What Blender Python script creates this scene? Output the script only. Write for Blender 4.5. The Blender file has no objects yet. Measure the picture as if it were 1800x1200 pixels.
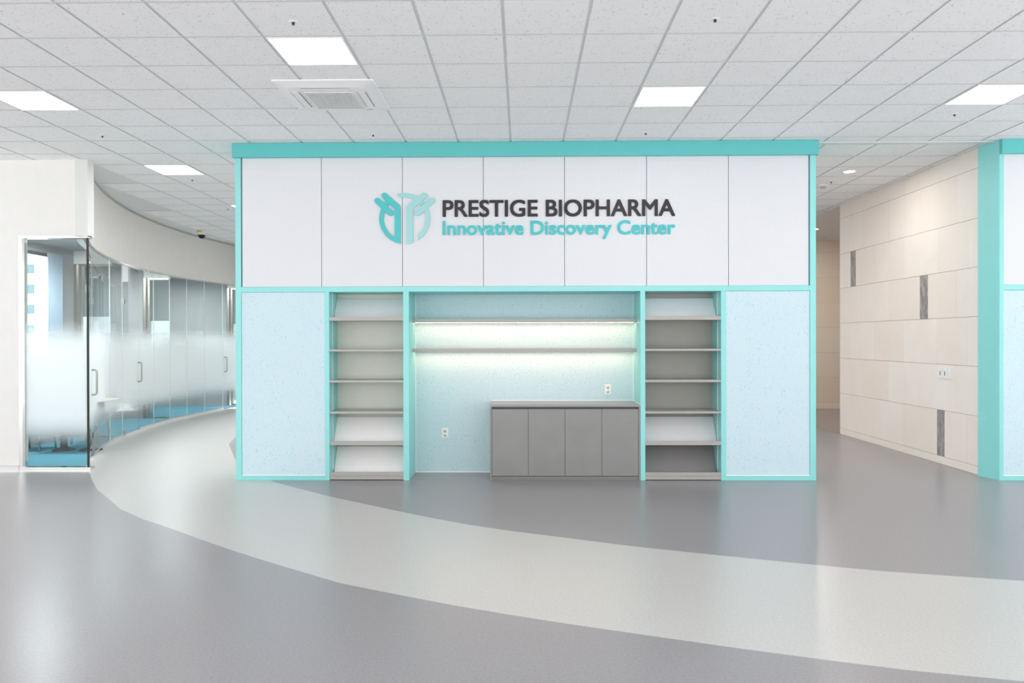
import bpy, bmesh, math, random
from mathutils import Vector, Matrix
random.seed(7)
sc = bpy.context.scene
COL = sc.collection
PI = math.pi

# ------------------------------------------------------------------ camera
CAM_H = 1.637
YAW, PITCH, ROLL, FPX = -0.0138, -0.0036, -0.002, 1362.0
def cam_axes():
    r = Vector((math.cos(YAW), -math.sin(YAW), 0)); f = Vector((math.sin(YAW), math.cos(YAW), 0)); u = Vector((0, 0, 1))
    f, u = f*math.cos(PITCH) + u*math.sin(PITCH), u*math.cos(PITCH) - f*math.sin(PITCH)
    r, u = r*math.cos(ROLL) + u*math.sin(ROLL), u*math.cos(ROLL) - r*math.sin(ROLL)
    return r, u, f
_r, _u, _f = cam_axes()
cam = bpy.data.cameras.new('camera'); cam_o = bpy.data.objects.new('camera', cam); COL.objects.link(cam_o)
M = Matrix((_r, _u, -_f)).transposed().to_4x4(); M.translation = Vector((0, 0, CAM_H)); cam_o.matrix_world = M
cam.sensor_width = 36.0; cam.lens = FPX/1800*36.0; cam.clip_end = 500
sc.camera = cam_o

# ------------------------------------------------------------------ world, exposure
sc.view_settings.view_transform = 'Standard'; sc.view_settings.look = 'None'
sc.view_settings.gamma = 1.0; sc.view_settings.use_curve_mapping = False
sc.view_settings.exposure = 0.22
w = bpy.data.worlds.new('daylight'); sc.world = w; w.use_nodes = True
w.node_tree.nodes['Background'].inputs[0].default_value = (0.97, 0.98, 1.0, 1)
w.node_tree.nodes['Background'].inputs[1].default_value = 2.2
sc.cycles.use_denoising = True
sc.cycles.max_bounces = 10; sc.cycles.diffuse_bounces = 6; sc.cycles.transparent_max_bounces = 24
sc.cycles.sample_clamp_indirect = 6.0

CEIL = 3.90
GX0, GY0 = -2.5338, 5.1813           # ceiling grid origin (60 cm module)
def area(name, loc, size, power, color=(1, 1, 1)):
    l = bpy.data.lights.new(name, 'AREA'); l.shape = 'SQUARE'; l.size = size; l.energy = power; l.color = color
    o = bpy.data.objects.new(name, l); COL.objects.link(o); o.location = loc; return o
PANEL_E = 7.5                        # radiance of the ceiling light panels
# the same 60 cm ceiling panels continue behind the camera, out of view
for k in (-4, 1, 6, 11):
    for r in (-2, -7):
        area('unseen_ceiling_lamp', (GX0+.6*k+.3, GY0+.6*r+.3, CEIL-.012), .57, PANEL_E*.57*.57*PI)
for k in (-1, 2, 5, 8):  # added stronger fill lamps, hidden behind the display wall to lift the back zone
    for r in (9, 13, 18):
        area('unseen_ceiling_lamp', (GX0+.6*k+.3, GY0+.6*r+.3, CEIL-.012), .57, 2.0*PANEL_E*.57*.57*PI)
for k, r in ((-2, 8), (-2, 12)):  # more added fill lamps there, brightening the curved bulkhead and frosted panes
    area('unseen_ceiling_lamp', (GX0+.6*k+.3, GY0+.6*r+.3, CEIL-.012), .57, 2.6*PANEL_E*.57*.57*PI)
# sunlight added so the floor behind the camera bounces it onto the ceiling
sl = bpy.data.lights.new('added_sun', 'SUN'); sl.energy = 14; sl.angle = .01; sl.color = (1, .98, .95)
so = bpy.data.objects.new('added_sun', sl); COL.objects.link(so)
so.rotation_euler = Vector((.12, 1, -.66)).to_track_quat('-Z', 'Y').to_euler()

for x, y, z_ in ((-6.95, 10.9, .55), (-8.0, 14.4, 1.0), (-8.1, 17.5, 1.0)):  # added fill lamps that brighten the meeting rooms
    area('room_fill_lamp', (x, y, 3.09), z_, 70)

# ------------------------------------------------------------------ materials
MAT = {}
def lin(c):
    return tuple(((v/255)/12.92 if v/255 <= .04045 else ((v/255+.055)/1.055)**2.4) for v in c)
class N:
    def __init__(s, name):
        s.m = bpy.data.materials.new(name); s.m.use_nodes = True; s.t = s.m.node_tree
        s.b = s.t.nodes['Principled BSDF']; s.out = s.t.nodes['Material Output']; MAT[name] = s.m
    def n(s, typ, **kw):
        x = s.t.nodes.new(typ)
        for k, v in kw.items(): setattr(x, k, v)
        return x
    def l(s, a, b): s.t.links.new(a, b)
    def geo(s): return s.n('ShaderNodeNewGeometry').outputs['Position']
    def math(s, op, a, b=None, c=None, clamp=False):
        x = s.n('ShaderNodeMath', operation=op); x.use_clamp = clamp
        for i, v in enumerate((a, b, c)):
            if v is None: continue
            if isinstance(v, (int, float)): x.inputs[i].default_value = v
            else: s.l(v, x.inputs[i])
        return x.outputs[0]
    def sep(s, v):
        x = s.n('ShaderNodeSeparateXYZ'); s.l(v, x.inputs[0]); return x.outputs
    def mix(s, fac, a, b):
        x = s.n('ShaderNodeMix', data_type='RGBA')
        for sock, v in ((x.inputs[0], fac), (x.inputs[6], a), (x.inputs[7], b)):
            if isinstance(v, (int, float)): sock.default_value = v
            elif isinstance(v, tuple): sock.default_value = v + (1,)
            else: s.l(v, sock)
        return x.outputs[2]
    def noise(s, vec, scale, detail=2, rough=.5):
        x = s.n('ShaderNodeTexNoise'); x.inputs['Scale'].default_value = scale; x.inputs['Detail'].default_value = detail
        x.inputs['Roughness'].default_value = rough
        if vec is not None: s.l(vec, x.inputs['Vector'])
        return x.outputs[0]
    def mapr(s, v, a, b, c=0., d=1., smooth=False):
        x = s.n('ShaderNodeMapRange'); x.inputs[1].default_value = a; x.inputs[2].default_value = b
        x.inputs[3].default_value = c; x.inputs[4].default_value = d
        if smooth: x.interpolation_type = 'SMOOTHSTEP'
        s.l(v, x.inputs[0]); return x.outputs[0]
    def scale(s, vec, xyz):
        x = s.n('ShaderNodeVectorMath', operation='MULTIPLY'); s.l(vec, x.inputs[0]); x.inputs[1].default_value = xyz; return x.outputs[0]
def simple(name, rgb, rough=.5, metal=0., spec=.5, vary=0., vscale=6.):
    k = N(name); c = lin(rgb)
    k.b.inputs['Roughness'].default_value = rough; k.b.inputs['Metallic'].default_value = metal
    k.b.inputs['Specular IOR Level'].default_value = spec
    # every surface carries a faint procedural mottling
    f = k.noise(k.geo(), vscale, 3)
    v = max(vary, .012)
    a = tuple(min(1, x*(1-v)) for x in c); b = tuple(min(1, x*(1+v)) for x in c)
    k.l(k.mix(k.mapr(f, .3, .7), a, b), k.b.inputs['Base Color'])
    return k.m
def emit(name, rgb, strength):
    k = N(name); c = lin(rgb)
    k.b.inputs['Base Color'].default_value = (.8, .8, .8, 1)
    k.b.inputs['Emission Color'].default_value = c + (1,); k.b.inputs['Emission Strength'].default_value = strength
    return k.m

simple('white_paint', (236, 235, 231), .7, spec=.3)
simple('room_grey_paint', (164, 165, 166), .8, spec=.2)
simple('teal_laminate', (146, 222, 219), .33, spec=.5)
simple('teal_fascia', (97, 194, 193), .35, spec=.5)
simple('white_plastic', (244, 244, 242), .4)
simple('ac_plastic', (240, 240, 240), .5)
simple('ac_shade', (205, 206, 208), .5)
simple('dark_slot', (40, 40, 42), .6)
simple('grip_recess', (75, 73, 70), .5)
simple('white_caulk', (250, 248, 244), .5)
simple('grey_laminate', (138, 139, 136), .32, vary=.05, vscale=4.)
simple('grey_plinth', (130, 128, 125), .35, vary=.03)
simple('counter_top', (150, 149, 150), .28)
simple('shelf_metal', (172, 169, 164), .3, vary=.02)
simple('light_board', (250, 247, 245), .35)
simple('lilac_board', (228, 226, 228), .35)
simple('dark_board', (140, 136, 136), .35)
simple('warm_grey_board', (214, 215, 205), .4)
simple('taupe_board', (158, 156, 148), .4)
simple('chrome', (225, 225, 222), .14, metal=1.)
simple('brushed_steel', (190, 184, 176), .3, metal=1.)
simple('track_metal', (120, 130, 132), .3, metal=.8)
simple('pale_seal', (226, 238, 236), .3)
simple('black_rubber', (25, 28, 30), .5)
simple('grid_bar', (222, 226, 226), .5)
simple('trim_white', (226, 230, 232), .5)
simple('tile_edge', (200, 200, 200), .8)
simple('letter_black', (34, 32, 38), .45)
simple('letter_teal', (66, 194, 196), .4)
simple('emblem_teal', (74, 192, 193), .4)
simple('emblem_pale', (160, 212, 212), .4)
simple('stone_joint', (176, 160, 142), .8)
simple('smoke_dome', (20, 20, 22), .1)
simple('sticker_yellow', (235, 200, 60), .5)
simple('sensor_grey', (190, 186, 180), .5)
simple('curtain_blue', (176, 194, 210), .9)
simple('corridor_ceiling', (228, 224, 220), .4)
simple('corridor_floor', (150, 140, 140), .22)
simple('facade_white', (222, 221, 218), .8)
simple('facade_window', (84, 102, 108), .2)
simple('table_white', (235, 236, 235), .4)
simple('chair_dark', (70, 76, 80), .5)
emit('panel_glow', (255, 255, 255), PANEL_E)
emit('downlight_glow', (255, 250, 244), 60.)
emit('led_glow', (255, 214, 182), 27.)

def mk_tile():
    k = N('ceiling_tile'); p = k.geo()
    n1 = k.noise(k.scale(p, (55, 75, 55)), 1.0, 2, .6)
    n2 = k.noise(p, 9, 2)
    pit = k.mapr(n1, .655, .70)
    base = k.mix(n2, lin((243, 243, 244)), lin((247, 247, 247)))
    k.l(k.mix(k.math('MULTIPLY', pit, .75), base, lin((120, 120, 122))), k.b.inputs['Base Color'])
    k.b.inputs['Roughness'].default_value = .9; k.b.inputs['Specular IOR Level'].default_value = .1
mk_tile()
def mk_floor(name, a, b):
    k = N(name); p = k.geo()
    sp = k.noise(p, 60, 2, .6); big = k.noise(k.scale(p, (1, .35, 1)), 1.2, 4, .6)
    k.l(k.mix(k.mapr(sp, .32, .68), a, b), k.b.inputs['Base Color'])
    k.l(k.mapr(big, .3, .7, .28, .30), k.b.inputs['Roughness'])
    k.b.inputs['Specular IOR Level'].default_value = .55
mk_floor('vinyl_dark', lin((143, 140, 143)), lin((155, 152, 154)))
mk_floor('vinyl_light', lin((190, 188, 185)), lin((201, 200, 196)))
def mk_carpet():
    k = N('blue_carpet'); p = k.geo()
    k.l(k.mix(k.mapr(k.noise(p, 120, 4, .7), .3, .7), lin((72, 136, 156)), lin((112, 166, 184))), k.b.inputs['Base Color'])
    k.b.inputs['Roughness'].default_value = .95; k.b.inputs['Specular IOR Level'].default_value = .1
mk_carpet()
def mk_perf():
    k = N('perforated_board'); x, y, z = k.sep(k.geo())
    P_ = .0165
    def cell(v): return k.math('SUBTRACT', k.math('FRACT', k.math('DIVIDE', v, P_)), .5)
    cx, cz = cell(x), cell(z)
    d = k.math('SQRT', k.math('ADD', k.math('MULTIPLY', cx, cx), k.math('MULTIPLY', cz, cz)))
    hole = k.mapr(d, .22, .30, 1, 0)
    k.l(k.mix(hole, lin((231, 232, 235)), lin((192, 195, 199))), k.b.inputs['Base Color'])
    k.b.inputs['Roughness'].default_value = .6
mk_perf()
def mk_fabric(name, a, b, fleck):
    k = N(name); p = k.geo()
    v = k.scale(p, (66, 66, 48))
    f = k.mapr(k.noise(v, 1.0, 1, .4), .60, .68)
    cl = k.mapr(k.noise(p, 7, 2), .45, .6)
    base = k.mix(k.mapr(k.noise(p, 260, 2), .3, .7), a, b)
    k.l(k.mix(k.math('MULTIPLY', f, k.math('MULTIPLY_ADD', cl, .4, .3)), base, fleck), k.b.inputs['Base Color'])
    k.b.inputs['Roughness'].default_value = .85; k.b.inputs['Specular IOR Level'].default_value = .15
mk_fabric('pin_fabric', lin((202, 224, 232)), lin((212, 232, 238)), lin((166, 214, 222)))
mk_fabric('niche_fabric', lin((196, 220, 226)), lin((206, 228, 232)), lin((130, 195, 206)))
def mk_stone(name, a, b):
    k = N(name); p = k.geo()
    g = k.n('ShaderNodeNewGeometry'); rnd = g.outputs['Random Per Island']
    base = k.mix(rnd, a, b)
    m = k.mapr(k.noise(p, 2.2, 5, .6), .3, .75)
    c1 = k.mix(k.math('MULTIPLY', m, .3), base, lin((234, 217, 200)))
    sp = k.mapr(k.noise(p, 28, 3, .6), .70, .76)
    k.l(k.mix(k.math('MULTIPLY', sp, .4), c1, lin((205, 178, 150))), k.b.inputs['Base Color'])
    k.b.inputs['Roughness'].default_value = .5; k.b.inputs['Specular IOR Level'].default_value = .3
mk_stone('beige_stone', lin((247, 239, 233)), lin((243, 232, 224)))
mk_stone('tan_stone', lin((240, 226, 210)), lin((232, 214, 194)))
def mk_slate():
    k = N('grey_slate'); p = k.geo()
    n1 = k.noise(k.scale(p, (1, 18, 7)), 1.2, 5, .7)
    k.l(k.mix(k.mapr(n1, .35, .68), lin((118, 112, 112)), lin((184, 180, 180))), k.b.inputs['Base Color'])
    k.b.inputs['Roughness'].default_value = .5
mk_slate()
def mk_glass(name, film):
    k = N(name); k.t.nodes.remove(k.b)
    tr = k.n('ShaderNodeBsdfTransparent'); tr.inputs[0].default_value = (.90, .945, .945, 1)
    gl = k.n('ShaderNodeBsdfGlossy'); gl.inputs['Roughness'].default_value = .01
    fr = k.n('ShaderNodeFresnel'); fr.inputs[0].default_value = 1.5
    bf = k.n('ShaderNodeNewGeometry').outputs['Backfacing']
    fac = k.math('MULTIPLY', fr.outputs[0], k.math('SUBTRACT', 1.0, bf))   # reflect at the outer face only
    mx = k.n('ShaderNodeMixShader'); k.l(fac, mx.inputs[0]); k.l(tr.outputs[0], mx.inputs[1]); k.l(gl.outputs[0], mx.inputs[2])
    last = mx.outputs[0]
    if film:
        x, y, z = k.sep(k.geo()); lo0, lo1, hi0, hi1 = film
        a = k.math('MULTIPLY', k.mapr(z, lo0, lo1, 0, 1, True), k.mapr(z, hi0, hi1, 1, 0, True))
        a = k.math('MULTIPLY', a, .93)
        df = k.n('ShaderNodeBsdfDiffuse'); df.inputs[0].default_value = lin((248, 251, 252)) + (1,)
        tl = k.n('ShaderNodeBsdfTranslucent'); tl.inputs[0].default_value = lin((240, 247, 248)) + (1,)
        m2 = k.n('ShaderNodeMixShader'); m2.inputs[0].default_value = .4; k.l(df.outputs[0], m2.inputs[1]); k.l(tl.outputs[0], m2.inputs[2])
        m3 = k.n('ShaderNodeMixShader'); k.l(a, m3.inputs[0]); k.l(last, m3.inputs[1]); k.l(m2.outputs[0], m3.inputs[2]); last = m3.outputs[0]
    k.l(last, k.out.inputs[0])
mk_glass('clear_glass', None)
mk_glass('film_glass', (.28, .72, 1.38, 1.92))
mk_glass('partition_glass', (.32, .60, 2.015, 2.025))

# ------------------------------------------------------------------ mesh helpers
def BM(): return bmesh.new()
def box(bm, x0, x1, y0, y1, z0, z1, mi=0, bevel=0.):
    vs = [bm.verts.new((x, y, z)) for x in (x0, x1) for y in (y0, y1) for z in (z0, z1)]
    fs = [bm.faces.new([vs[i] for i in q]) for q in ((0, 1, 3, 2), (4, 6, 7, 5), (0, 4, 5, 1), (2, 3, 7, 6), (0, 2, 6, 4), (1, 5, 7, 3))]
    for f in fs: f.material_index = mi
    if bevel:
        es = list({e for f in fs for e in f.edges})
        bmesh.ops.bevel(bm, geom=es, offset=bevel, segments=2, affect='EDGES', profile=.5)
    return vs
def prism_xz(bm, pts, y0, y1, mi=0):     # outline in x-z, extruded along y
    a = [bm.verts.new((x, y0, z)) for x, z in pts]; b = [bm.verts.new((x, y1, z)) for x, z in pts]
    n = len(pts); fs = [bm.faces.new(a), bm.faces.new(b[::-1])]
    for i in range(n): fs.append(bm.faces.new((a[i], b[i], b[(i+1) % n], a[(i+1) % n])))
    for f in fs: f.material_index = mi
def prism_yz(bm, pts, x0, x1, mi=0):
    a = [bm.verts.new((x0, y, z)) for y, z in pts]; b = [bm.verts.new((x1, y, z)) for y, z in pts]
    n = len(pts); fs = [bm.faces.new(a), bm.faces.new(b[::-1])]
    for i in range(n): fs.append(bm.faces.new((a[i], b[i], b[(i+1) % n], a[(i+1) % n])))
    for f in fs: f.material_index = mi
def prism_xy(bm, pts, z0, z1, mi=0):
    a = [bm.verts.new((x, y, z0)) for x, y in pts]; b = [bm.verts.new((x, y, z1)) for x, y in pts]
    n = len(pts); fs = [bm.faces.new(a[::-1]), bm.faces.new(b)]
    for i in range(n): fs.append(bm.faces.new((a[i], a[(i+1) % n], b[(i+1) % n], b[i])))
    for f in fs: f.material_index = mi
def lathe(bm, prof, cx, cy, seg=32, mi=0):   # prof: list of (radius, z)
    rings = []
    for r, z in prof:
        rings.append([bm.verts.new((cx+r*math.cos(2*PI*i/seg), cy+r*math.sin(2*PI*i/seg), z)) for i in range(seg)] if r > 1e-6 else [bm.verts.new((cx, cy, z))])
    for A, B in zip(rings, rings[1:]):
        for i in range(seg):
            j = (i+1) % seg
            q = [A[i % len(A)], A[j % len(A)], B[j % len(B)], B[i % len(B)]]
            q = [v for n_, v in enumerate(q) if v not in q[:n_]]
            if len(q) > 2:
                f = bm.faces.new(q); f.material_index = mi; f.smooth = True
def tube(bm, pts, r, seg=12, mi=0):
    pts = [Vector(p) for p in pts]; rings = []
    for i, p in enumerate(pts):
        d = (pts[min(i+1, len(pts)-1)] - pts[max(i-1, 0)]).normalized()
        a = d.orthogonal() if i == 0 else (rings_a - d*rings_a.dot(d))
        a = a.normalized(); rings_a = a; b = d.cross(a)
        rings.append([bm.verts.new(p + a*r*math.cos(2*PI*k/seg) + b*r*math.sin(2*PI*k/seg)) for k in range(seg)])
    for A, B in zip(rings, rings[1:]):
        for k in range(seg):
            f = bm.faces.new((A[k], A[(k+1) % seg], B[(k+1) % seg], B[k])); f.smooth = True; f.material_index = mi
    for R in (rings[0][::-1], rings[-1]):
        f = bm.faces.new(R); f.material_index = mi
def obj(name, bm, mats, parent=None, loc=None):
    bmesh.ops.recalc_face_normals(bm, faces=bm.faces[:])
    me = bpy.data.meshes.new(name); bm.to_mesh(me); bm.free()
    for m in ([mats] if isinstance(mats, str) else mats): me.materials.append(MAT[m])
    o = bpy.data.objects.new(name, me); COL.objects.link(o)
    if parent:
        o.parent = parent
        if loc is None: o.matrix_parent_inverse = Matrix.Translation(parent.location).inverted()   # parts are drawn in world coordinates
    if loc is not None: o.location = loc
    return o
def tag(o, label, cat, group=None, kind=None):
    o['label'] = label; o['category'] = cat
    if group: o['group'] = group
    if kind: o['kind'] = kind
    return o
def thing(name, label, cat, loc, group=None, kind=None):
    o = bpy.data.objects.new(name, None); o.empty_display_size = .1; COL.objects.link(o); o.location = loc
    return tag(o, label, cat, group, kind)
def bx(name, mat, parent, *a, bevel=0.):
    b = BM(); box(b, *a, bevel=bevel); return obj(name, b, mat, parent)

# ------------------------------------------------------------------ floor
OUT = [(-5.36, 9.49), (-5.0, 8.90), (-4.64, 8.362), (-4.24, 7.802), (-3.89, 7.41), (-3.472, 7.012), (-3.02, 6.595), (-2.635, 6.26), (-2.293, 5.975), (-1.986, 5.729), (-1.712, 5.53),
       (-1.457, 5.345), (-1.219, 5.171), (-.793, 4.90), (-.415, 4.70), (-.067, 4.585), (.262, 4.445), (.717, 4.248), (1.136, 4.081), (1.53, 3.948), (1.905, 3.837), (2.378, 3.721), (4, 3.42), (6, 3.2), (9.5, 3.1)]
INN = [(-4.95, 14.6), (-4.90, 13.4), (-4.78, 12.7), (-4.6, 12.05), (-4.23, 11.15), (-3.86, 10.36), (-3.4, 9.55), (-2.833, 8.82), (-2.412, 8.402), (-2.003, 8.009), (-1.564, 7.61), (-1.179, 7.301),
       (-.827, 7.048), (-.498, 6.812), (-.094, 6.6), (.377, 6.36), (.856, 6.125), (1.421, 5.86), (1.976, 5.645), (2.528, 5.47), (3.369, 5.26), (5, 4.98), (7, 4.8), (9.5, 4.7)]
def interp(T, x):
    for (x0, y0), (x1, y1) in zip(T, T[1:]):
        if x0 <= x <= x1:
            return y0 + (y1-y0)*(x-x0)/(x1-x0)
    return T[0][1] if x < T[0][0] else T[-1][1]
def smooth_tab(T, it=3):
    T = [list(p) for p in T]
    for _ in range(it):
        T = [T[0]] + [[T[i][0], .25*T[i-1][1] + .5*T[i][1] + .25*T[i+1][1] if abs((T[i+1][0]-T[i][0])-(T[i][0]-T[i-1][0])) < .12 else T[i][1]] for i in range(1, len(T)-1)] + [T[-1]]
    return T
INNs, OUTs = smooth_tab(INN), smooth_tab(OUT)
FX0, FX1, FY0, FY1 = -12., 9.4, -5., 18.2
xs = [FX0, -5.3602] + [-5.36 + .02*i for i in range(0, 38)] + [-4.6 + .06*i for i in range(1, 150)]
xs = sorted(x for x in xs if x < FX1-.05) + [FX1]
b = BM(); cols = []
for x in xs:
    yo = interp(OUTs, x) if x >= -5.36 else 9.49
    yi = interp(INNs, x) if x >= -4.95 else FY1-.001
    cols.append([b.verts.new((x, y, 0)) for y in (FY0, yo, yi, FY1)])
for A, B in zip(cols, cols[1:]):
    for i in range(3):
        f = b.faces.new((A[i], B[i], B[i+1], A[i+1])); f.material_index = (0, 1, 0)[i]
fl = obj('floor', b, ['vinyl_dark', 'vinyl_light'])
sol = fl.modifiers.new('thickness', 'SOLIDIFY'); sol.thickness = .08; sol.offset = -1
tag(fl, 'glossy grey vinyl floor with a lighter grey curving band', 'floor', kind='structure')
b = BM(); box(b, 5.37, 9.4, 13.33, 18.1, .0005, .003)
tag(obj('floor', b, 'corridor_floor'), 'darker glossy floor of the side corridor beyond the stone wall corner', 'floor', kind='structure')

# ------------------------------------------------------------------ ceiling: 60 cm tiles standing proud of a recessed bar grid
def in_rooms(x, y): return (y > 9.7 and x < -5.4 and math.hypot(x-6.062, y-16.088) > 13.05)
b = BM()
def tile(x0, x1, y0, y1):
    if x1-x0 < .04 or y1-y0 < .04: return
    g = .012; x0 += g; x1 -= g; y0 += g; y1 -= g; zt = CEIL+.006
    v = [b.verts.new(p) for p in ((x0, y0, CEIL), (x1, y0, CEIL), (x1, y1, CEIL), (x0, y1, CEIL), (x0, y0, zt), (x1, y0, zt), (x1, y1, zt), (x0, y1, zt))]
    f = b.faces.new((v[3], v[2], v[1], v[0])); f.material_index = 0
    for q in ((0, 1, 5, 4), (1, 2, 6, 5), (2, 3, 7, 6), (3, 0, 4, 7)):
        f = b.faces.new([v[i] for i in q]); f.material_index = 2
for i in range(-16, 20):
    for j in range(-17, 23):
        x0, y0 = GX0+.6*i, GY0+.6*j; x1, y1 = x0+.6, y0+.6
        if x1 > 9.4: continue
        if y0 > 8.9 and x0 > 0: continue                   # replaced by the corridor grid below
        if y0 < 9 and y1 > 9.0 and x0 > 0: y1 = 9.0
        if in_rooms((x0+x1)/2-.3, (y0+y1)/2): continue
        tile(x0, x1, y0, y1)
for i in range(-7, 1):
    for j in range(-1, 16):
        y0 = 9.12+.6*j; y1 = y0+.6
        x1 = 5.34+.6*i; x0 = x1-.6
        if x0 < 0.05: continue
        tile(x0, x1, max(y0, 9.105), y1)
for j in range(0, 16): tile(5.34, 5.46, 9.12+.6*j, 9.72+.6*j)
box(b, -12, 9.4, -5, 20.8, CEIL+.006, CEIL+.06, 1)
c = obj('ceiling', b, ['ceiling_tile', 'grid_bar', 'tile_edge'])
tag(c, 'suspended ceiling of white pitted square tiles in a grey grid', 'ceiling', kind='structure')
b = BM(); box(b, 3.40, 5.46, 9.015, 9.10, CEIL-.006, CEIL+.0055); 
tag(obj('trim_1', b, 'trim_white'), 'pale metal strip across the ceiling between the two display walls', 'ceiling trim', kind='structure')
b = BM(); box(b, 5.462, 9.4, 13.4, 18.2, CEIL-.004, CEIL+.0055)
tag(obj('ceiling', b, 'corridor_ceiling'), 'smooth white plaster ceiling of the side corridor', 'ceiling', kind='structure')

# ------------------------------------------------------------------ curved wall geometry
CX, CY, R = 6.062, 16.088, 13.192
def px_dir(px):
    d = _f + _r*((px-900)/FPX); return d.x, d.y
def ang(px):                        # angle on the circle where the sight line at this column meets it
    dx, dy = px_dir(px); n = math.hypot(dx, dy); dx /= n; dy /= n
    bq = -(dx*CX+dy*CY); cq = CX*CX+CY*CY-R*R
    t = -bq + math.sqrt(max(0, bq*bq-cq))   # where the sight line leaves the circle
    p = (dx*t-CX, dy*t-CY)
    return math.atan2(p[1], p[0]) % (2*PI)
def arc(bm, a0, a1, r0, r1, z0, z1, n=None, mi=0):
    n = n or max(2, int(abs(a1-a0)/.012))
    ring = []
    for i in range(n+1):
        a = a0+(a1-a0)*i/n; cs, sn = math.cos(a), math.sin(a)
        ring.append([bm.verts.new((CX+r*cs, CY+r*sn, z)) for r, z in ((r0, z0), (r1, z0), (r1, z1), (r0, z1))])
    fs = []
    for A, B in zip(ring, ring[1:]):
        for k in range(4):
            f = bm.faces.new((A[k], A[(k+1) % 4], B[(k+1) % 4], B[k])); f.smooth = True; fs.append(f)
    fs += [bm.faces.new(ring[0]), bm.faces.new(ring[-1][::-1])]
    for f in fs: f.material_index = mi
    for A in ring:
        pass
def sharp(o):
    o.data.set_sharp_from_angle(angle=math.radians(35)); return o
YW = 9.68
A0 = PI + math.asin((CY-YW)/R)       # the corner
A_END = PI - math.asin((19.6-CY)/R)
GT = 2.915                           # top of the glass
b = BM(); arc(b, A0, A_END, R, R+.14, GT+.02, CEIL)
tag(sharp(obj('wall_curved', b, 'white_paint')), 'white curved bulkhead above the curved glass partition', 'wall', kind='structure')
b = BM(); arc(b, A0-.002, A_END, R-.004, R+.012, CEIL-.03, CEIL-.004); 
tag(sharp(obj('trim_2', b, 'tile_edge')), 'thin shadow trim where the curved white wall meets the ceiling', 'ceiling trim', kind='structure')
# front white wall with the opening for the end pane
XC = CX + R*math.cos(A0)
b = BM(); box(b, -12, -6.345, YW, YW+.14, 0, CEIL); box(b, -6.345, XC, YW, YW+.14, GT+.02, CEIL)
tag(obj('wall_front', b, 'white_paint'), 'plain white wall facing the camera left of the glass', 'wall', kind='structure')
b = BM(); box(b, -12, -6.35, YW-.012, YW-.0005, 0, .055)
tag(obj('baseboard_front', b, 'chrome'), 'low shiny metal skirting along the foot of the white wall', 'skirting', kind='structure')

# end pane in its chrome frame
wn = thing('window_1', 'tall flat glass pane in a chrome frame, end of the glass partition', 'glass pane', (-5.92, YW, 0), kind='structure')
bx('pane', 'film_glass', wn, -6.285, XC-.03, YW+.03, YW+.042, .025, GT)
b = BM(); box(b, -6.345, -6.30, YW-.012, YW+.10, 0, GT+.03); box(b, -6.30, -6.285, YW+.01, YW+.06, .03, GT)
obj('jamb', b, 'chrome', wn)
bx('head', 'chrome', wn, -6.2995, XC+.0, YW-.012, YW+.10, GT-.002, GT+.03)
bx('sill', 'chrome', wn, -6.30, XC+.03, YW-.012, YW+.09, 0.001, .03)
bx('edge_seal', 'black_rubber', wn, XC-.030, XC-.016, YW+.02, YW+.05, .03, GT)

def rail(a0, a1):
    b = BM(); arc(b, a0, a1, R-.012, R+.035, .0005, .028); arc(b, a0, a1, R+.002, R+.02, .026, .034)
    return b
def pane(name, a0, a1, z0, z1, parent, mat='film_glass'):
    b = BM(); arc(b, a0, a1, R+.005, R+.015, z0, z1); return sharp(obj(name, b, mat, parent))
DOORS = [(149.5, 162, 'first'), (216, 244.3, 'second'), (392, 421, 'third')]
FIX = [(162, 194), (194, 216), (244.3, 271), (271, 299), (299, 329), (329, 360), (360, 392)]
LBL = ['narrow curved glass pane beside the nearest glass door', 'curved glass pane just before the middle glass door',
       'curved glass pane just past the middle glass door', 'second curved glass pane past the middle glass door',
       'third curved glass pane past the middle glass door, mid span', 'second curved glass pane before the farthest door',
       'curved glass pane just before the farthest glass door']
gap = .0004
for n_, ((p0, p1), lb) in enumerate(zip(FIX, LBL)):
    a0, a1 = (A0-.006 if p0 < 155 else ang(p0)), ang(p1); am = (a0+a1)/2
    t = thing('window_%d' % (n_+2), lb, 'glass pane', (CX+R*math.cos(am), CY+R*math.sin(am), 0), group='curved panes of the glass partition', kind='structure')
    pane('pane', a0-gap, a1+gap, .03, GT, t)
    sharp(obj('sill', rail(a0, a1), 'chrome', t))
    b = BM(); arc(b, a1-.00035, a1+.00035, R+.004, R+.016, .03, GT, 2); obj('joint', b, 'pale_seal', t)
b = BM(); arc(b, A0, A_END, R-.010, R+.05, GT-.001, GT+.02)
tag(sharp(obj('trim_3', b, 'chrome')), 'slim metal head channel along the top of the curved glass', 'metal track', kind='structure')
DL = ['glass door nearest the corner, with a steel loop handle', 'middle glass door in the curved partition, with floor patch hinge', 'farthest glass door, half hidden behind the display wall']
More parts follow.
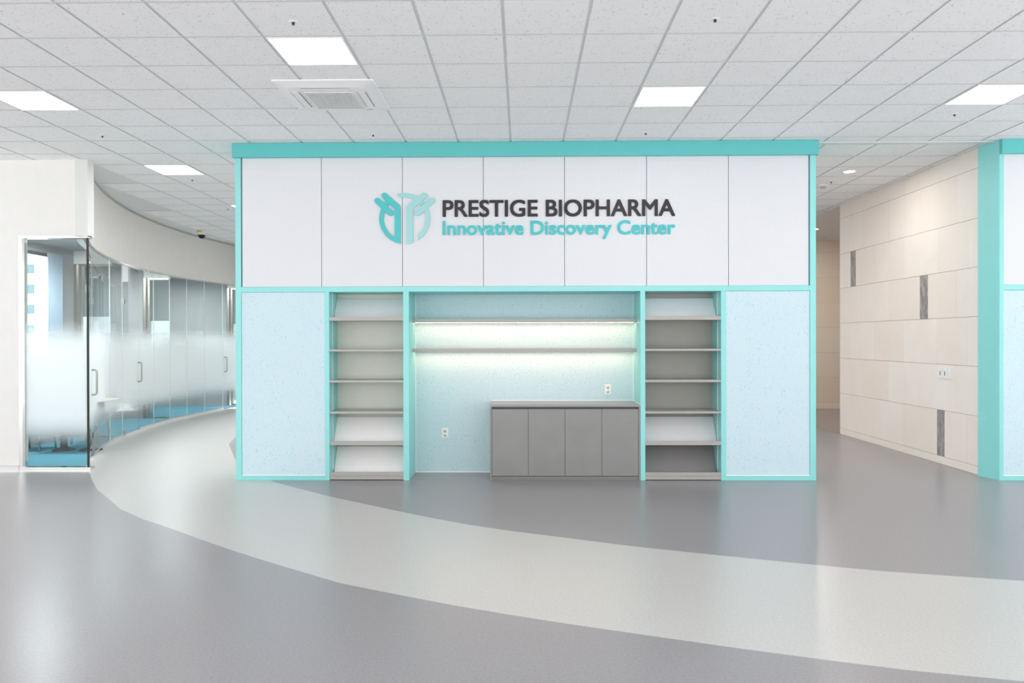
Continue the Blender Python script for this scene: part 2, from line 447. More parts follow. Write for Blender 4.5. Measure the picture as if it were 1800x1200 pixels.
for (p0, p1, nm), lb, n_ in zip(DOORS, DL, (1, 2, 3)):
    a0, a1 = (A0-.006 if p0 < 155 else ang(p0)), ang(p1); am = (a0+a1)/2
    t = thing('door_%d' % n_, lb, 'glass door', (CX+R*math.cos(am), CY+R*math.sin(am), 0), group='glass doors in the curved partition', kind='structure')
    pane('pane', a0-gap*3, a1+gap*3, .012, GT-.02, t)
    def patch(a, z0, z1, wdt=.09):
        s = wdt/R; bb = BM(); sgn = -1 if a > am else 1
        arc(bb, a, a+sgn*s, R-.012, R+.03, z0, z1); return bb
    hinge_a = a0-gap*3; pull_a = a1 + .055/R
    if n_ == 3: hinge_a = a1+gap*3; pull_a = a0-.07/R
    sharp(obj('hinge', patch(hinge_a, .008, .085), 'brushed_steel', t)); sharp(obj('hinge', patch(hinge_a, 2.24, 2.33), 'brushed_steel', t))
    # back to back D pull handle
    rad = Vector((-math.cos(pull_a), -math.sin(pull_a), 0)); base = Vector((CX, CY, 0))
    b = BM()
    for s, rr in ((1, R+.005), (-1, R+.015)):
        foot = base - rad*rr
        pts = []
        zl, zh, o_ = .88, 1.22, .065
        pts.append(foot + Vector((0, 0, zl)))
        for k in range(6):
            q = PI/2*k/5; pts.append(foot + rad*s*(o_-.03+.03*math.sin(q)) + Vector((0, 0, zl+.03-.03*math.cos(q))))
        for k in range(6):
            q = PI/2*k/5; pts.append(foot + rad*s*(o_-.03+.03*math.cos(q)) + Vector((0, 0, zh-.03+.03*math.sin(q))))
        pts.append(foot + Vector((0, 0, zh)))
        tube(b, pts, .0125)
    obj('pull_handle', b, 'brushed_steel', t)

# ------------------------------------------------------------------ meeting rooms behind the glass
b = BM()
arcpts = [(CX+(R+.03)*math.cos(a), CY+(R+.03)*math.sin(a)) for a in [A0+(A_END-A0)*i/60 for i in range(61)]]
arcpts = [p for p in arcpts if p[1] < 19.2]
pts = [(-7.6, YW+.09), (XC-.02, YW+.09)] + [p for p in arcpts if p[1] > YW+.1] + [(-9.4, 19.2), (-9.4, 15.95), (-7.65, 12.9)]
prism_xy(b, pts, .0005, .004)
tag(obj('floor_carpet', b, 'blue_carpet'), 'sky blue carpet on the floor behind the glass partition', 'carpet', kind='structure')
RC = 3.12
b = BM(); pts2 = [(-7.65, YW+.15)] + [(CX+(R+.15)*math.cos(a), CY+(R+.15)*math.sin(a)) for a in [A0+(A_END-A0)*i/60 for i in range(61)]]
pts2 = [p for p in pts2 if YW+.14 < p[1] < 19.2] + [(-9.5, 19.2), (-9.5, 15.95), (-7.75, 12.9), (-7.65, 12.85)]
prism_xy(b, pts2, RC, RC+.05)
tag(obj('ceiling_room', b, 'room_grey_paint'), 'grey ceiling of the meeting rooms seen through the glass', 'ceiling', kind='structure')
# window wall of the first room with a real opening
WX = -7.5
b = BM()
box(b, WX-.15, WX, YW+.14, 10.6, 0, RC); box(b, WX-.15, WX, 12.46, 12.85, 0, RC)
box(b, WX-.15, WX, 10.6, 12.46, 0, 1.33); box(b, WX-.15, WX, 10.6, 12.46, 3.0, RC)
tag(obj('wall_window', b, 'room_grey_paint'), 'grey wall with the daylight window in the first meeting room', 'wall', kind='structure')
wn = thing('window_9', 'daylight window with a view of a white building, seen through glass', 'window', (WX-.08, 11.5, 1.33), kind='structure')
b = BM()
for a in ((10.6, 12.46, 1.33, 1.38), (10.6, 12.46, 2.95, 3.0), (10.6, 10.65, 1.38, 2.95), (12.41, 12.46, 1.38, 2.95)): box(b, WX-.11, WX-.03, *a)
obj('frame', b, 'track_metal', wn); bx('pane', 'clear_glass', wn, WX-.075, WX-.069, 10.65, 12.41, 1.38, 2.95)
b = BM(); n = 60
prev = None
for i in range(n+1):
    y = 12.05+.40*i/n; x = WX+.05+.018*math.sin(i*1.05)
    cur = [b.verts.new((x, y, z)) for z in (1.25, 3.0)]
    if prev: f = b.faces.new((prev[0], cur[0], cur[1], prev[1])); f.smooth = True
    prev = cur
cu = obj('curtain', b, 'curtain_blue'); s_ = cu.modifiers.new('t', 'SOLIDIFY'); s_.thickness = .004
tag(cu, 'pale blue-grey curtain at the edge of the daylight window', 'curtain')
# partitions between the rooms
def partition(n, y, x0, x1, solid_from=None, film='partition_glass'):
    t = thing('window_%d' % n, ['glazed partition with doorway frame between first and second meeting rooms', 'glazed partition with half-height frosting between farther meeting rooms', 'farthest glazed room partition, just left of the display wall'][n-10],
              'glass partition', ((x0+x1)/2, y, 0), group='glazed partitions between the meeting rooms', kind='structure')
    bx('header', 'white_paint', t, x0, x1, y, y+.1, 2.90, RC)
    b = BM(); box(b, x0, x0+.05, y-.005, y+.1, .004, 2.9); box(b, x0+.09, x0+.13, y, y+.1, .004, 2.9); box(b, x0+.13, x1, y, y+.1, .004, .035); box(b, x0+.13, x1, y, y+.1, 2.87, 2.9)
    obj('frame', b, 'brushed_steel', t)
    bx('pane', film, t, x0+.13, x1, y+.045, y+.055, .035, 2.87)
def cx_at(y): return CX - math.sqrt((R+.17)**2-(y-CY)**2)
partition(10, 12.85, -7.50, cx_at(12.85)-.01)
partition(11, 15.9, -7.83, cx_at(15.9)-.01)
partition(12, 19.1, -7.32, cx_at(19.1)-.01)
b = BM(); box(b, -9.3, -7.84, 15.9, 16.0, .004, RC); box(b, -9.7, -7.33, 19.1, 19.2, .004, RC); box(b, -7.66, -7.51, 12.852, 12.95, .004, RC)
prism_xy(b, [(-7.66, 12.9), (-9.3, 15.95), (-9.4, 15.95), (-7.74, 12.9)], .004, RC); box(b, -9.45, -9.3, 16.0, 19.1, .004, RC)
box(b, -9.5, -6, 20.6, 20.7, 0, RC)
tag(obj('wall_rooms', b, 'room_grey_paint'), 'grey painted room walls behind the curved glass', 'wall', kind='structure')
# meeting table and chairs, blurred by the frosting
t = thing('meeting_table', 'white meeting table blurred behind the frosted end pane', 'table', (-6.72, 11.3, .004))
bx('table_top', 'table_white', t, -6.95, -6.2, 10.95, 11.8, .715, .74, bevel=.006)
for sx in (-6.78, -6.38):
    b = BM(); lathe(b, [(.16, .0045), (.155, .02), (.05, .05), (.04, .40), (.07, .715)], sx, 11.35); obj('leg', b, 'chair_dark', t)
def chair(x, y, rz, label):
    t = thing('meeting_chair', label, 'chair', (x, y, .004), group='chairs in the first meeting room'); t.rotation_euler.z = 0
    b = BM(); box(b, x-.22, x+.22, y-.22, y+.22, .43, .48, bevel=.015); obj('seat', b, 'chair_dark', t)
    c_, s_ = math.cos(rz), math.sin(rz)
    b = BM(); vs = box(b, -.21, .21, .20, .235, .52, .88, bevel=.012)
    for v in b.verts: v.co = Vector((x+v.co.x*c_-v.co.y*s_, y+v.co.x*s_+v.co.y*c_, v.co.z))
    obj('backrest', b, 'chair_dark', t)
    for sx in (-1, 1):
        for sy in (-1, 1):
            b = BM(); tube(b, [(x+sx*.2, y+sy*.2, .005), (x+sx*.17, y+sy*.17, .432)], .014, 8); obj('leg', b, 'brushed_steel', t)
    for sx in (-.15, .15):
        b = BM(); p = [(sx, .19, .46), (sx, .225, .54)]
        tube(b, [(x+q[0]*c_-q[1]*s_, y+q[0]*s_+q[1]*c_, q[2]) for q in p], .012, 8)
        obj('back_frame', b, 'brushed_steel', t)
chair(-6.85, 12.2, 0, 'dark chair on the far side of the meeting table, nearer the window')
chair(-7.22, 11.35, PI/2, 'dark chair at the window end of the meeting table')
# white apartment block outside
t = thing('apartment_building', 'white apartment block outside the meeting room window', 'building', (-88, 128, -30))
bx('facade', 'facade_white', t, -120, -72.5, 120, 134, -30, 40)
k_ = 0
for r in range(7):
    for c in range(5):
        x = -77.0 + (c-3)*6.4; z = .1+r*3.15
        b = BM(); box(b, x-.75, x+.75, 119.9, 120.05, z-.7, z+.7); f = obj('window', b, 'facade_window', t)

# ------------------------------------------------------------------ stone wall on the right, far wall
SX = 5.43
def stone_wall(rows, x, y0, y1, axis, joints_of, slate_of, dep=.03):
    """one mesh: slabs with open joints in front of a backing; slate inlays use slot 1"""
    b = BM(); g, gv = .0035, .0012
    for ri, (z0, z1) in enumerate(rows):
        js = sorted([y0] + [j for j in joints_of(ri) if y0 < j < y1] + [y1])
        for a, c in zip(js, js[1:]):
            mi = 1 if slate_of(ri, (a+c)/2) else 0
            if axis == 'x': box(b, x, x+dep, a+gv, c-gv, z0+g*.6, z1-g*.6, mi)
            else: box(b, a+gv, c-gv, x, x+dep, z0+g*.6, z1-g*.6, mi)
    return b
ROWS = [(0, .103), (.103, .70), (.70, 1.295), (1.295, 1.89), (1.89, 2.483), (2.483, 3.066), (3.066, 3.665), (3.665, CEIL)]
odd = [8.83+.9*i for i in range(-1, 8)]; even = [8.35+.9*i for i in range(0, 9)]
J = {1: [9.55, 10.05, 10.23, 11.15, 12.03, 12.94], 2: [9.79, 10.68, 11.59, 12.48], 3: [9.54, 10.23, 11.14, 12.03, 12.93], 4: [9.78, 10.46, 10.67, 11.55, 12.48],
     5: [9.52, 10.21, 11.11, 12.0, 12.71, 12.91], 6: [9.77, 10.65, 11.55, 12.45], 7: [9.29, 10.19, 11.1, 11.99, 12.89], 0: [10.68, 12.2]}
SL = {(1, 10.14), (4, 10.565), (5, 12.81)}
b = stone_wall(ROWS, SX, 9.272, 13.34, 'x', lambda r: J[r], lambda r, m: any(r == s[0] and abs(m-s[1]) < .04 for s in SL))
box(b, SX+.02, SX+.2, 9.273, 13.335, 0, CEIL, 2)
w_ = obj('wall_right', b, ['beige_stone', 'grey_slate', 'stone_joint'])
tag(w_, 'beige stone slab wall with three slim dark slate inlays', 'wall', kind='structure')
BR = [(0, .15), (.15, .73), (.73, 1.30), (1.30, 1.876), (1.876, 2.455), (2.455, 3.035), (3.035, 3.611), (3.611, CEIL)]
b = stone_wall(BR, 18.05, 1.0, 9.4, 'y', lambda r: [6.86+1.2*i + (.6 if r % 2 else 0) for i in range(-6, 3)], lambda r, m: False)
box(b, 1.0, 9.4, 18.07, 18.25, 0, CEIL, 2)
tag(obj('wall_back', b, ['tan_stone', 'grey_slate', 'stone_joint']), 'tan stone wall at the far end of the corridor', 'wall', kind='structure')
b = BM(); box(b, -6.42, 1.0, 18.05, 18.25, 0, CEIL); box(b, -6.42, -6.3, 18.25, 20.7, 0, CEIL)
tag(obj('wall_end', b, 'white_paint'), 'white end wall behind the display wall', 'wall', kind='structure')
b = BM(); box(b, 9.4, 9.55, 13.34, 18.25, 0, CEIL); box(b, 5.65, 9.55, 13.2, 13.33, 0, CEIL)
tag(obj('wall_corridor', b, 'white_paint'), 'white side wall of the corridor beyond the stone corner', 'wall', kind='structure')

# ------------------------------------------------------------------ main display wall
YF = 8.95
def slab(name, t, x0, x1, z0, z1, y0=YF, y1=9.56, mat='teal_laminate'): return bx(name, mat, t, x0, x1, y0, y1, z0, z1, bevel=.0015)
dw = thing('display_wall', 'turquoise framed display wall with perforated white panels, shelves and cabinet bay', 'display wall', (0.018, YF, 0))
bx('fascia', 'teal_fascia', dw, -3.352, 3.388, 8.90, 9.58, 3.735, CEIL-.002, bevel=.002)
for x0, x1, z1 in ((-3.333, -3.267, 3.735), (3.302, 3.370, 3.735)): slab('post', dw, x0, x1, 0, z1)
for x0, x1 in ((-2.293, -2.243), (-1.383, -1.317), (1.357, 1.412), (2.283, 2.340)): slab('post', dw, x0, x1, 0, 2.183)
slab('rail', dw, -3.267, 3.302, 2.183, 2.242)
for x0, x1 in ((-3.267, -2.293), (2.340, 3.302)):
    slab('bottom_rail', dw, x0, x1, 0, .053, y1=9.02)
    bx('pin_board', 'pin_fabric', dw, x0+.002, x1-.002, YF+.010, YF+.04, .062, 2.181)
    b = BM(); box(b, x0+.001, x1-.001, YF+.004, YF+.03, .0535, .0615); obj('edge_bead', b, 'white_caulk', dw)
XP = [-3.267, -2.331, -1.391, -.452, .487, 1.431, 2.372, 3.302]
for i in range(7):
    bx('perforated_panel', 'perforated_board', dw, XP[i]+(.012 if i == 0 else .003), XP[i+1]-(.012 if i == 6 else .003), YF+.012, YF+.03, 2.244, 3.735, bevel=.001)
bx('panel_backing', 'grip_recess', dw, -3.266, 3.301, YF+.034, YF+.05, 2.243, 3.734)
bx('niche_back', 'niche_fabric', dw, -1.316, 1.356, 9.50, 9.53, .003, 2.182)
bx('back_panel', 'white_paint', dw, -3.33, 3.367, 9.565, 9.60, 0, 3.734)
b = BM()   # white sealant lines round the niche
box(b, -1.317, -1.311, 9.488, 9.50, .003, 2.18); box(b, 1.350, 1.3565, 9.488, 9.50, .003, 2.18); box(b, -1.317, -.38, 9.489, 9.50, .0, .010)
box(b, -.38, 1.356, 9.49, 9.50, .8755, .884); box(b, 1.349, 1.3565, YF+.01, 9.49, .8755, .882); box(b, -.3915, -.390, 9.4995, 9.5005, .884, 1.478)
obj('sealant', b, 'white_caulk', dw)

# second display wall, cut by the frame
d2 = thing('display_wall', 'turquoise framed display wall beside the stone wall, mostly out of view', 'display wall', (5.46, YF, 0))
bx('fascia', 'teal_fascia', d2, 5.462, 9.3, 8.90, 9.30, 3.735, CEIL-.002, bevel=.002)
bx('side_panel', 'teal_laminate', d2, 5.40, 5.4615, YF+.0, 9.275, 0, CEIL-.003) if False else None
b = BM(); prism_xy(b, [(5.462, 8.952), (5.462, 9.27), (5.40, 9.27), (5.4575, 8.952)], 0, CEIL-.002); obj('side_panel', b, 'teal_laminate', d2)
slab('post', d2, 5.4625, 5.507, 0, 3.735, y1=9.0)
slab('rail', d2, 5.507, 9.3, 2.183, 2.242, y1=9.1)
slab('bottom_rail', d2, 5.507, 9.3, 0, .053, y1=9.02)
bx('pin_board', 'pin_fabric', d2, 5.512, 9.3, YF+.01, YF+.04, .062, 2.181)
b = BM(); box(b, 5.508, 9.3, YF+.004, YF+.03, .0535, .0615); obj('edge_bead', b, 'white_caulk', d2)
for i in range(4):
    bx('perforated_panel', 'perforated_board', d2, 5.512+.94*i+.003, 5.512+.94*(i+1)-.003, YF+.012, YF+.03, 2.244, 3.735)
bx('back_panel', 'white_paint', d2, 5.47, 9.3, 9.20, 9.26, 0, 3.734)

# magazine racks in the two bays
def rack(x0, x1, label, boards):
    t = thing('magazine_rack', label, 'magazine rack', ((x0+x1)/2, YF, 0), group='built-in magazine racks of the display wall')
    x0 += .0015; x1 -= .0015
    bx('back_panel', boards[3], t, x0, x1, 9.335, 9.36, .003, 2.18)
    for xa, xb, xe in ((x0, x0+.004, x0+.006), (x1-.004, x1, x1-.006)):
        b = BM(); box(b, xa, xb, 9.10, 9.335, .10, 2.18, 0)
        if xa == x0: box(b, xa, xe, 9.094, 9.10, .10, 2.18, 1)
        else: box(b, xe, xb, 9.094, 9.10, .10, 2.18, 1)
        obj('side_cheek', b, ['teal_laminate', 'white_caulk'], t)
    xa, xb = x0+.0065, x1-.0065
    for z0, z1, lip in ((1.850, 1.892, 1), (1.493, 1.517, 0), (1.133, 1.158, 0), (.772, .796, 0), (.407, .452, 1)):
        b = BM()
        if lip:
            box(b, x0, x1, YF+.004, YF+.024, z0, z1); box(b, xa, xb, YF+.0245, 9.334, z0, z0+.018)
        else: box(b, x0, x1, YF+.004, 9.09, z0, z1); box(b, xa, xb, 9.0905, 9.334, z0, z1)
        obj('shelf', b, 'shelf_metal', t)
    b = BM(); box(b, x0, x1, YF+.004, YF+.024, .052, .092); box(b, x0, x1, YF+.007, YF+.024, .008, .050); box(b, xa, xb, YF+.03, 9.334, .045, .06); obj('kick_plate', b, 'shelf_metal', t)
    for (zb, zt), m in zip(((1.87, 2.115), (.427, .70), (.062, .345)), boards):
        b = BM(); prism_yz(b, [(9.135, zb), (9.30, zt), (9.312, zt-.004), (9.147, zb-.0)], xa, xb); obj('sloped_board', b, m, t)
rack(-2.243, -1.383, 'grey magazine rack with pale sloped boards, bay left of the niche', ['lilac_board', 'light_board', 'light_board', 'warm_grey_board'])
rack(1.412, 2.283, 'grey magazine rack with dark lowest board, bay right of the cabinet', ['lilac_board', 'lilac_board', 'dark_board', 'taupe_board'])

# lit shelves in the niche
for z0, lb in ((1.831, 'upper lit shelf across the niche, warm light strip below'), (1.478, 'lower lit shelf across the niche, warm light strip below')):
    t = thing('wall_shelf', lb, 'shelf', (0.02, 9.37, z0), group='lit shelves in the niche')
    b = BM(); box(b, -1.3155, 1.3555, 9.24, 9.487, z0, z0+.042, bevel=.0015); obj('board', b, 'shelf_metal', t)
    b = BM(); box(b, -1.30, 1.34, 9.365, 9.385, z0-.0012, z0-.0003); obj('light_strip', b, 'led_glow', t)

# base cabinet
t = thing('base_cabinet', 'low grey four-door cabinet standing in the niche under the lit shelves', 'cabinet', (.4885, YF, 0))
x0, x1 = -.38, 1.3555
b = BM(); box(b, x0, x0+.021, YF, 9.488, 0, .849); box(b, x1-.021, x1, YF, 9.488, 0, .849); box(b, x0+.021, x1-.021, 9.46, 9.488, .05, .849); box(b, x0+.021, x1-.021, YF+.04, 9.46, .05, .068)
obj('body', b, 'grey_laminate', t)
bx('counter_top', 'counter_top', t, x0, x1, YF-.001, 9.488, .8495, .8755, bevel=.001)
bx('grip_recess', 'grip_recess', t, x0+.0215, x1-.0215, YF+.022, YF+.038, .069, .849)
XD = [x0+.023, .064, .486, .911, x1-.023]
for i in range(4): bx('door', 'grey_laminate', t, XD[i]+.002, XD[i+1]-.002, YF+.001, YF+.02, .051, .822, bevel=.0012)
bx('plinth', 'grey_plinth', t, x0+.0215, x1-.0215, YF+.014, YF+.03, .001, .045)

# sockets in the niche, switches on the stone wall
def outlet(xc, zc, label):
    y = 9.50
    t = thing('wall_socket', label, 'power socket', (xc, y, zc), group='double sockets on the niche back')
    bx('plate', 'white_plastic', t, xc-.039, xc+.039, y-.009, y-.0003, zc-.06, zc+.06, bevel=.003)
    for dz in (-.026, .026):
        b = BM(); lathe(b, [(.0, .004), (.021, .004), (.0225, 0), (.0225, -.001)], 0, 0, 24, 0)
        lathe(b, [(0, .0045), (.0195, .0045), (.0195, .003)], 0, 0, 24, 1)
        for sx in (-.0095, .0095): lathe(b, [(0, .0052), (.0032, .0052), (.0032, .004)], sx, 0, 10, 2)
        for v in b.verts: v.co = Vector((xc+v.co.x, y-.009-v.co.z, zc+dz+v.co.y))
        obj('outlet', b, ['white_plastic', 'ac_shade', 'dark_slot'], t)
outlet(1.040, 1.015, 'white double wall socket above the cabinet counter')
outlet(-.955, .481, 'white double wall socket low on the niche back, left of the cabinet')
def switch(y0, y1, rocker, label):
    zc, hz = 1.18, .068; ym = (y0+y1)/2
    t = thing('light_switch', label, 'switch', (SX, ym, zc), group='switches on the stone wall')
    bx('plate', 'white_plastic', t, SX-.009, SX-.0003, y0, y1, zc-hz, zc+hz, bevel=.002)
    if rocker:
        bx('rocker', 'white_plastic', t, SX-.012, SX-.0093, ym-.032, ym+.032, zc-.05, zc+.05, bevel=.001)
        bx('key_gap', 'dark_slot', t, SX-.0135, SX-.0123, ym-.009, ym+.004, zc-.028, zc+.028)
    else:
        bx('rocker', 'white_plastic', t, SX-.012, SX-.0093, ym-.026, ym+.026, zc-.045, zc+.045, bevel=.001)
switch(10.083, 10.193, True, 'white wall switch with a dark key, farthest from the turquoise post')
switch(9.980, 10.075, True, 'white wall switch with a dark key, middle of the three on stone')
switch(9.874, 9.965, False, 'plain blank white wall switch, nearest the turquoise post')

# ------------------------------------------------------------------ sign
YS = YF+.012
sg = thing('wall_sign', 'two-line company sign with round turquoise emblem on the white panels', 'sign', (0.02, YS, 2.75))
def P2(x, y):                         # emblem drawing units to metres on the panel
    return (-1.7715 + x*(.705/1160)-.0, 3.405 - y*(.705/1160))
STEP = [0]
def poly(bm, pts, mi=0):
    STEP[0] += 1; e = .00012*(STEP[0] % 40)     # neighbouring strokes never share a plane
    prism_xz(bm, [P2(*p) for p in pts], YS-.016-e, YS-.001-e*.1, mi)
def semi(c, r, a0, a1, n=14): return [(c[0]+r*math.cos(a0+(a1-a0)*i/n), c[1]+r*math.sin(a0+(a1-a0)*i/n)) for i in range(n+1)]
def capsule(bm, p, q, r):
    a = math.atan2(q[1]-p[1], q[0]-p[0]); poly(bm, semi(p, r, a+PI/2, a+1.5*PI) + semi(q, r, a-PI/2, a+PI/2))
C0 = (672, 618)
def ring(bm, o0, o1, i0, i1, r0=400, r1=484, n=28):
    for k in range(n):
        A = [C0[0]+r1*math.cos(math.radians(o0+(o1-o0)*k/n)), C0[1]+r1*math.sin(math.radians(o0+(o1-o0)*k/n))]
        B = [C0[0]+r1*math.cos(math.radians(o0+(o1-o0)*(k+1)/n)), C0[1]+r1*math.sin(math.radians(o0+(o1-o0)*(k+1)/n))]
        D = [C0[0]+r0*math.cos(math.radians(i0+(i1-i0)*k/n)), C0[1]+r0*math.sin(math.radians(i0+(i1-i0)*k/n))]
        E = [C0[0]+r0*math.cos(math.radians(i0+(i1-i0)*(k+1)/n)), C0[1]+r0*math.sin(math.radians(i0+(i1-i0)*(k+1)/n))]
        poly(bm, [A, B, E, D])
em = bpy.data.objects.new('emblem', None); COL.objects.link(em); em.parent = sg
em.matrix_parent_inverse = Matrix.Translation(sg.location).inverted(); em.location = (-1.36, YS, 3.03)
b = BM()
poly(b, semi((288, 183), 57, math.radians(132), math.radians(312)) + [(575, 362), (590, 380), (598, 405), (598, 520), (480, 520), (480, 440)])
poly(b, [(480, 500), (598, 500), (598, 1097), (480, 1062)])
capsule(b, (155, 280), (405, 510), 58)
poly(b, [(305, 280), (378, 346), (350, 385), (275, 322)])
ring(b, 205, 98.8, 203, 118.7)
obj('emblem_half', b, 'emblem_teal', em)
b = BM()
poly(b, semi((1045, 183), 58, math.radians(-130), math.radians(50)) + [(833, 441), (833, 520), (706, 520), (706, 400), (712, 382), (735, 362)])
poly(b, [(706, 500), (833, 500), (833, 1078), (800, 1090), (706, 1099)])
capsule(b, (1195, 278), (920, 512), 58)
poly(b, [(1028, 282), (1050, 316), (972, 384), (945, 345)])
ring(b, -108, -55, -101, -58); ring(b, -25, 58, -20, 52)
obj('emblem_half', b, 'emblem_pale', em)
def lettering(name, text, mat, x0, x1, zbase, zcap, offset, extr=.012, bold=0.):
    cu = bpy.data.curves.new(name, 'FONT'); cu.body = text; cu.size = 1.0; cu.offset = offset; cu.extrude = 0.05; cu.resolution_u = 6
    to = bpy.data.objects.new('tmp', cu); COL.objects.link(to)
    bpy.context.view_layer.update()
    me = bpy.data.meshes.new_from_object(to.evaluated_get(bpy.context.evaluated_depsgraph_get()))
    capc = cu.copy(); capc.body = 'H'; to.data = capc; bpy.context.view_layer.update()
    mh = bpy.data.meshes.new_from_object(to.evaluated_get(bpy.context.evaluated_depsgraph_get()))
    ys = [v.co.y for v in mh.vertices]; y0_, y1_ = min(ys), max(ys)
    xs_ = [v.co.x for v in me.vertices]; xa, xb = min(xs_), max(xs_)
    bpy.data.objects.remove(to); bpy.data.meshes.remove(mh)
    for v in me.vertices:
        x, y, z = v.co
        v.co = (x0+(x-xa)/(xb-xa)*(x1-x0), YS-.001-extr*(z+.05)/.1, zbase+(y-y0_)/(y1_-y0_)*(zcap-zbase))
    if bold:
        bm = bmesh.new()
        for n_, (dx, dz) in enumerate(((0, 0), (1, 1), (-1, 1), (1, -1), (-1, -1), (1.2, 0), (-1.2, 0))):
            n0 = len(bm.verts); bm.from_mesh(me); bm.verts.ensure_lookup_table()
            for v in bm.verts[n0:]: v.co += Vector((dx*bold, -.00015*n_, dz*bold))
        bm.to_mesh(me); bm.free()
    me.materials.append(MAT[mat])
    o = bpy.data.objects.new(name, me); COL.objects.link(o); o.parent = sg; o.matrix_parent_inverse = Matrix.Translation(sg.location).inverted()
    return o
l1 = lettering('name_lettering', 'PRESTIGE BIOPHARMA', 'letter_black', -.917, 1.752, 3.052, 3.234, 0, bold=.0048); l1['label'] = 'large black capital letters of the upper line'
l2 = lettering('subtitle_lettering', 'Innovative Discovery Center', 'letter_teal', -.919, 1.754, 2.842, 2.995, 0, bold=.0045); l2['label'] = 'turquoise letters of the lower line'

# ------------------------------------------------------------------ ceiling lights and fittings
def panel_light(k, r, label):
    x, y = GX0+.6*k+.3, GY0+.6*r+.3
    t = thing('ceiling_light', label, 'ceiling light', (x, y, CEIL), group='square ceiling light panels')
    b = BM(); h = .288; i = .276
    for a in ((x-h, x+h, y-h, y-i), (x-h, x+h, y+i, y+h), (x-h, x-i, y-i, y+i), (x+i, x+h, y-i, y+i)): box(b, *a, CEIL-.008, CEIL-.0003)
    obj('frame', b, 'white_plastic', t)
    bx('diffuser', 'panel_glow', t, x-i, x+i, y-i, y+i, CEIL-.006, CEIL-.0004)
panel_light(1, 1, 'square ceiling light panel in front of the ceiling air conditioner')
panel_light(6, 3, 'square ceiling light panel right above the sign, close to the fascia')
panel_light(11, 3, 'square ceiling light panel above the stone wall, cut by the right edge')
panel_light(-4, 3, 'square ceiling light panel above the white wall, cut by the left edge')
panel_light(-4, 8, 'square ceiling light panel above the curved glass partition')
panel_light(-4, 13, 'farthest small ceiling light panel, peeking past the display wall fascia')

# cassette air conditioner
ax0, ax1, ay0, ay1 = -2.19, -1.30, 6.735, 7.61
axc, ayc = (ax0+ax1)/2, (ay0+ay1)/2
t = thing('air_conditioner', 'white four-way cassette air conditioner in the ceiling', 'air conditioner', (axc, ayc, CEIL))
def rrect(cx, cy, hx, hy, r, z, n=6):
    pts = []
    for qx, qy, a0 in ((1, 1, 0), (-1, 1, PI/2), (-1, -1, PI), (1, -1, 1.5*PI)):
        for k in range(n+1):
            a = a0+PI/2*k/n; pts.append((cx+qx*(hx-r)+r*math.cos(a), cy+qy*(hy-r)+r*math.sin(a), z))
    return pts
b = BM(); rings = []
for hx, hy, r, z in ((.445, .437, .01, CEIL-.0003), (.445, .437, .012, CEIL-.012), (.43, .422, .03, CEIL-.018), (.395, .388, .09, CEIL-.022), (.365, .358, .09, CEIL-.04), (.35, .343, .085, CEIL-.043)):
    rings.append([b.verts.new(p) for p in rrect(axc, ayc, hx, hy, r, z)])
for A, B in zip(rings, rings[1:]):
    for i in range(len(A)): f = b.faces.new((A[i], A[(i+1) % len(A)], B[(i+1) % len(A)], B[i])); f.smooth = True
b.faces.new(rings[-1]); b.faces.new(rings[0][::-1])
sharp(obj('cover', b, 'ac_plastic', t))
ZB = CEIL-.0435
b = BM(); gx, gy = .215, .215
n = 22
for i in range(n+1):
    u_ = -gx+2*gx*i/n; box(b, axc+u_-.0042, axc+u_+.0042, ayc-gy, ayc+gy, ZB-.006, ZB-.001, 0)
for i in range(n+1):
    u_ = -gy+2*gy*i/n; box(b, axc-gx, axc+gx, ayc+u_-.0042, ayc+u_+.0042, ZB-.006, ZB-.001, 0)
box(b, axc-gx, axc+gx, ayc-gy, ayc+gy, ZB-.0008, ZB-.0002, 1)
obj('intake_grille', b, ['ac_plastic', 'dark_slot'], t)
for s in (-1, 1):
    b = BM(); box(b, axc+s*.245-.0015, axc+s*.245+.0015, ayc-.235, ayc+.235, ZB-.0012, ZB-.0002); obj('grille_seam', b, 'ac_shade', t)
for s in (-1, 1):
    for axis in (0, 1):
        b = BM()
        if axis == 0:
            box(b, axc+s*.30-.032, axc+s*.30+.032, ayc-.22, ayc+.22, ZB-.004, ZB-.001, 0)
            for e in (-.034, .034): box(b, axc+s*.30+e-.004, axc+s*.30+e+.004, ayc-.22, ayc+.22, ZB-.0012, ZB-.0002, 1)
        else:
            box(b, axc-.22, axc+.22, ayc+s*.293-.030, ayc+s*.293+.030, ZB-.004, ZB-.001, 0)
            for e in (-.032, .032): box(b, axc-.22, axc+.22, ayc+s*.293+e-.003, ayc+s*.293+e+.003, ZB-.0012, ZB-.0002, 1)
        obj('air_flap', b, ['ac_plastic', 'dark_slot'], t)
b = BM()
for k in range(8):
    u_ = k/7; box(b, axc+.24+.05*u_, axc+.247+.05*u_, ayc+.318-.012*u_*u_, ayc+.322-.012*u_*u_, ZB-.002, ZB-.0004)
obj('indicator', b, 'dark_slot', t)

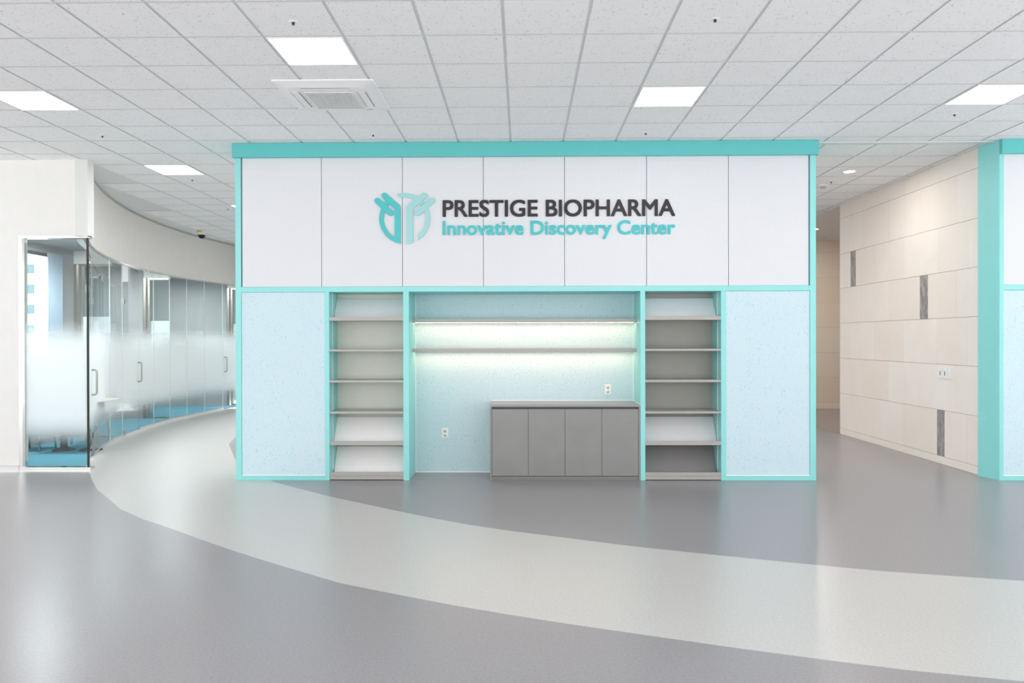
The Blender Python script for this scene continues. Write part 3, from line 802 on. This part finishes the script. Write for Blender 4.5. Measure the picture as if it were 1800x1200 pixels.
def sprinkler(x, y, label):
    t = thing('sprinkler', label, 'sprinkler', (x, y, CEIL), group='sprinkler heads in the ceiling')
    b = BM(); lathe(b, [(.0, CEIL-.0003), (.034, CEIL-.0003), (.032, CEIL-.003), (.020, CEIL-.006), (0, CEIL-.006)], x, y, 24); obj('rosette', b, 'white_plastic', t)
    b = BM(); lathe(b, [(0, CEIL-.0062), (.010, CEIL-.0062), (.011, CEIL-.012), (.005, CEIL-.014), (.005, CEIL-.019), (.011, CEIL-.020), (.011, CEIL-.022), (0, CEIL-.022)], x, y, 16); obj('head', b, 'dark_slot', t)
for x, y, lb in ((-1.632, 5.512, 'sprinkler head nearest the camera, above the square light and air conditioner'), (1.368, 5.519, 'sprinkler head near the top edge, right of centre'),
                 (-1.649, 8.559, 'sprinkler head close to the fascia behind the air conditioner'), (1.358, 8.552, 'sprinkler head close to the fascia below the light above the sign'),
                 (-4.659, 8.543, 'sprinkler head in the ceiling in front of the white wall'), (4.37, 7.903, 'sprinkler head below the light panel at the right edge'),
                 (-4.678, 10.926, 'sprinkler head just behind the light above the curved glass'), (-5.1, 13.36, 'sprinkler head beside the farthest small light panel'),
                 (4.467, 11.282, 'sprinkler head beside the round detector in the corridor'), (6.75, 17.45, 'tiny sprinkler head in the smooth corridor ceiling')):
    sprinkler(x, y, lb)
def downlight(x, y, label):
    t = thing('downlight', label, 'ceiling light', (x, y, CEIL), group='round downlights')
    z = CEIL-.0045 if x > 5.46 else CEIL-.0003
    l = bpy.data.lights.new('downlight_lamp', 'AREA'); l.shape = 'DISK'; l.size = .12; l.energy = 11 if x < 5.46 else 30; l.color = (1, .96, .9)
    lo = bpy.data.objects.new('downlight_lamp', l); COL.objects.link(lo); lo.location = (x, y, z-.009)
    b = BM(); lathe(b, [(.07, z), (.085, z), (.084, z-.006), (.072, z-.007), (.07, z-.003)], x, y, 32); obj('rim', b, 'white_plastic', t)
    b = BM(); lathe(b, [(0, z-.004), (.0695, z-.004), (.0695, z-.0005), (0, z-.0005)], x, y, 32); obj('lens', b, 'downlight_glow', t)
downlight(4.441, 10.595, 'round downlight in the tiled ceiling beside the stone wall')
downlight(6.05, 16.149, 'far round downlight in the smooth corridor ceiling')
t = thing('smoke_detector', 'round white smoke detector on the ceiling near the corridor', 'smoke detector', (4.457, 11.552, CEIL))
b = BM(); lathe(b, [(0, CEIL-.0003), (.085, CEIL-.0003), (.082, CEIL-.012), (.05, CEIL-.02), (0, CEIL-.02)], 4.457, 11.552); obj('base', b, 'white_plastic', t)
b = BM(); lathe(b, [(0, CEIL-.0203), (.045, CEIL-.0203), (.045, CEIL-.04), (.03, CEIL-.048), (0, CEIL-.048)], 4.457, 11.552); obj('sensor', b, 'sensor_grey', t)
t = thing('security_camera', 'small dome security camera with black bubble under the ceiling', 'security camera', (-6.70, 16.1, CEIL))
b = BM(); lathe(b, [(0, CEIL-.0003), (.09, CEIL-.0003), (.09, CEIL-.07), (.08, CEIL-.085), (0, CEIL-.085)], -6.70, 16.1); obj('housing', b, 'white_plastic', t)
b = BM(); lathe(b, [(.078, CEIL-.0853), (.07, CEIL-.12), (.045, CEIL-.15), (0, CEIL-.165)], -6.70, 16.1); obj('bubble', b, 'smoke_dome', t)
b = BM(); arc_n = 8
for i in range(arc_n):
    a0, a1 = -2.1+1.0*i/arc_n, -2.1+1.0*(i+1)/arc_n
    v = [b.verts.new((-6.70+.0915*math.cos(a), 16.1+.0915*math.sin(a), z)) for a, z in ((a0, CEIL-.04), (a1, CEIL-.04), (a1, CEIL-.004), (a0, CEIL-.004))]
    b.faces.new(v)
obj('sticker', b, 'sticker_yellow', t)
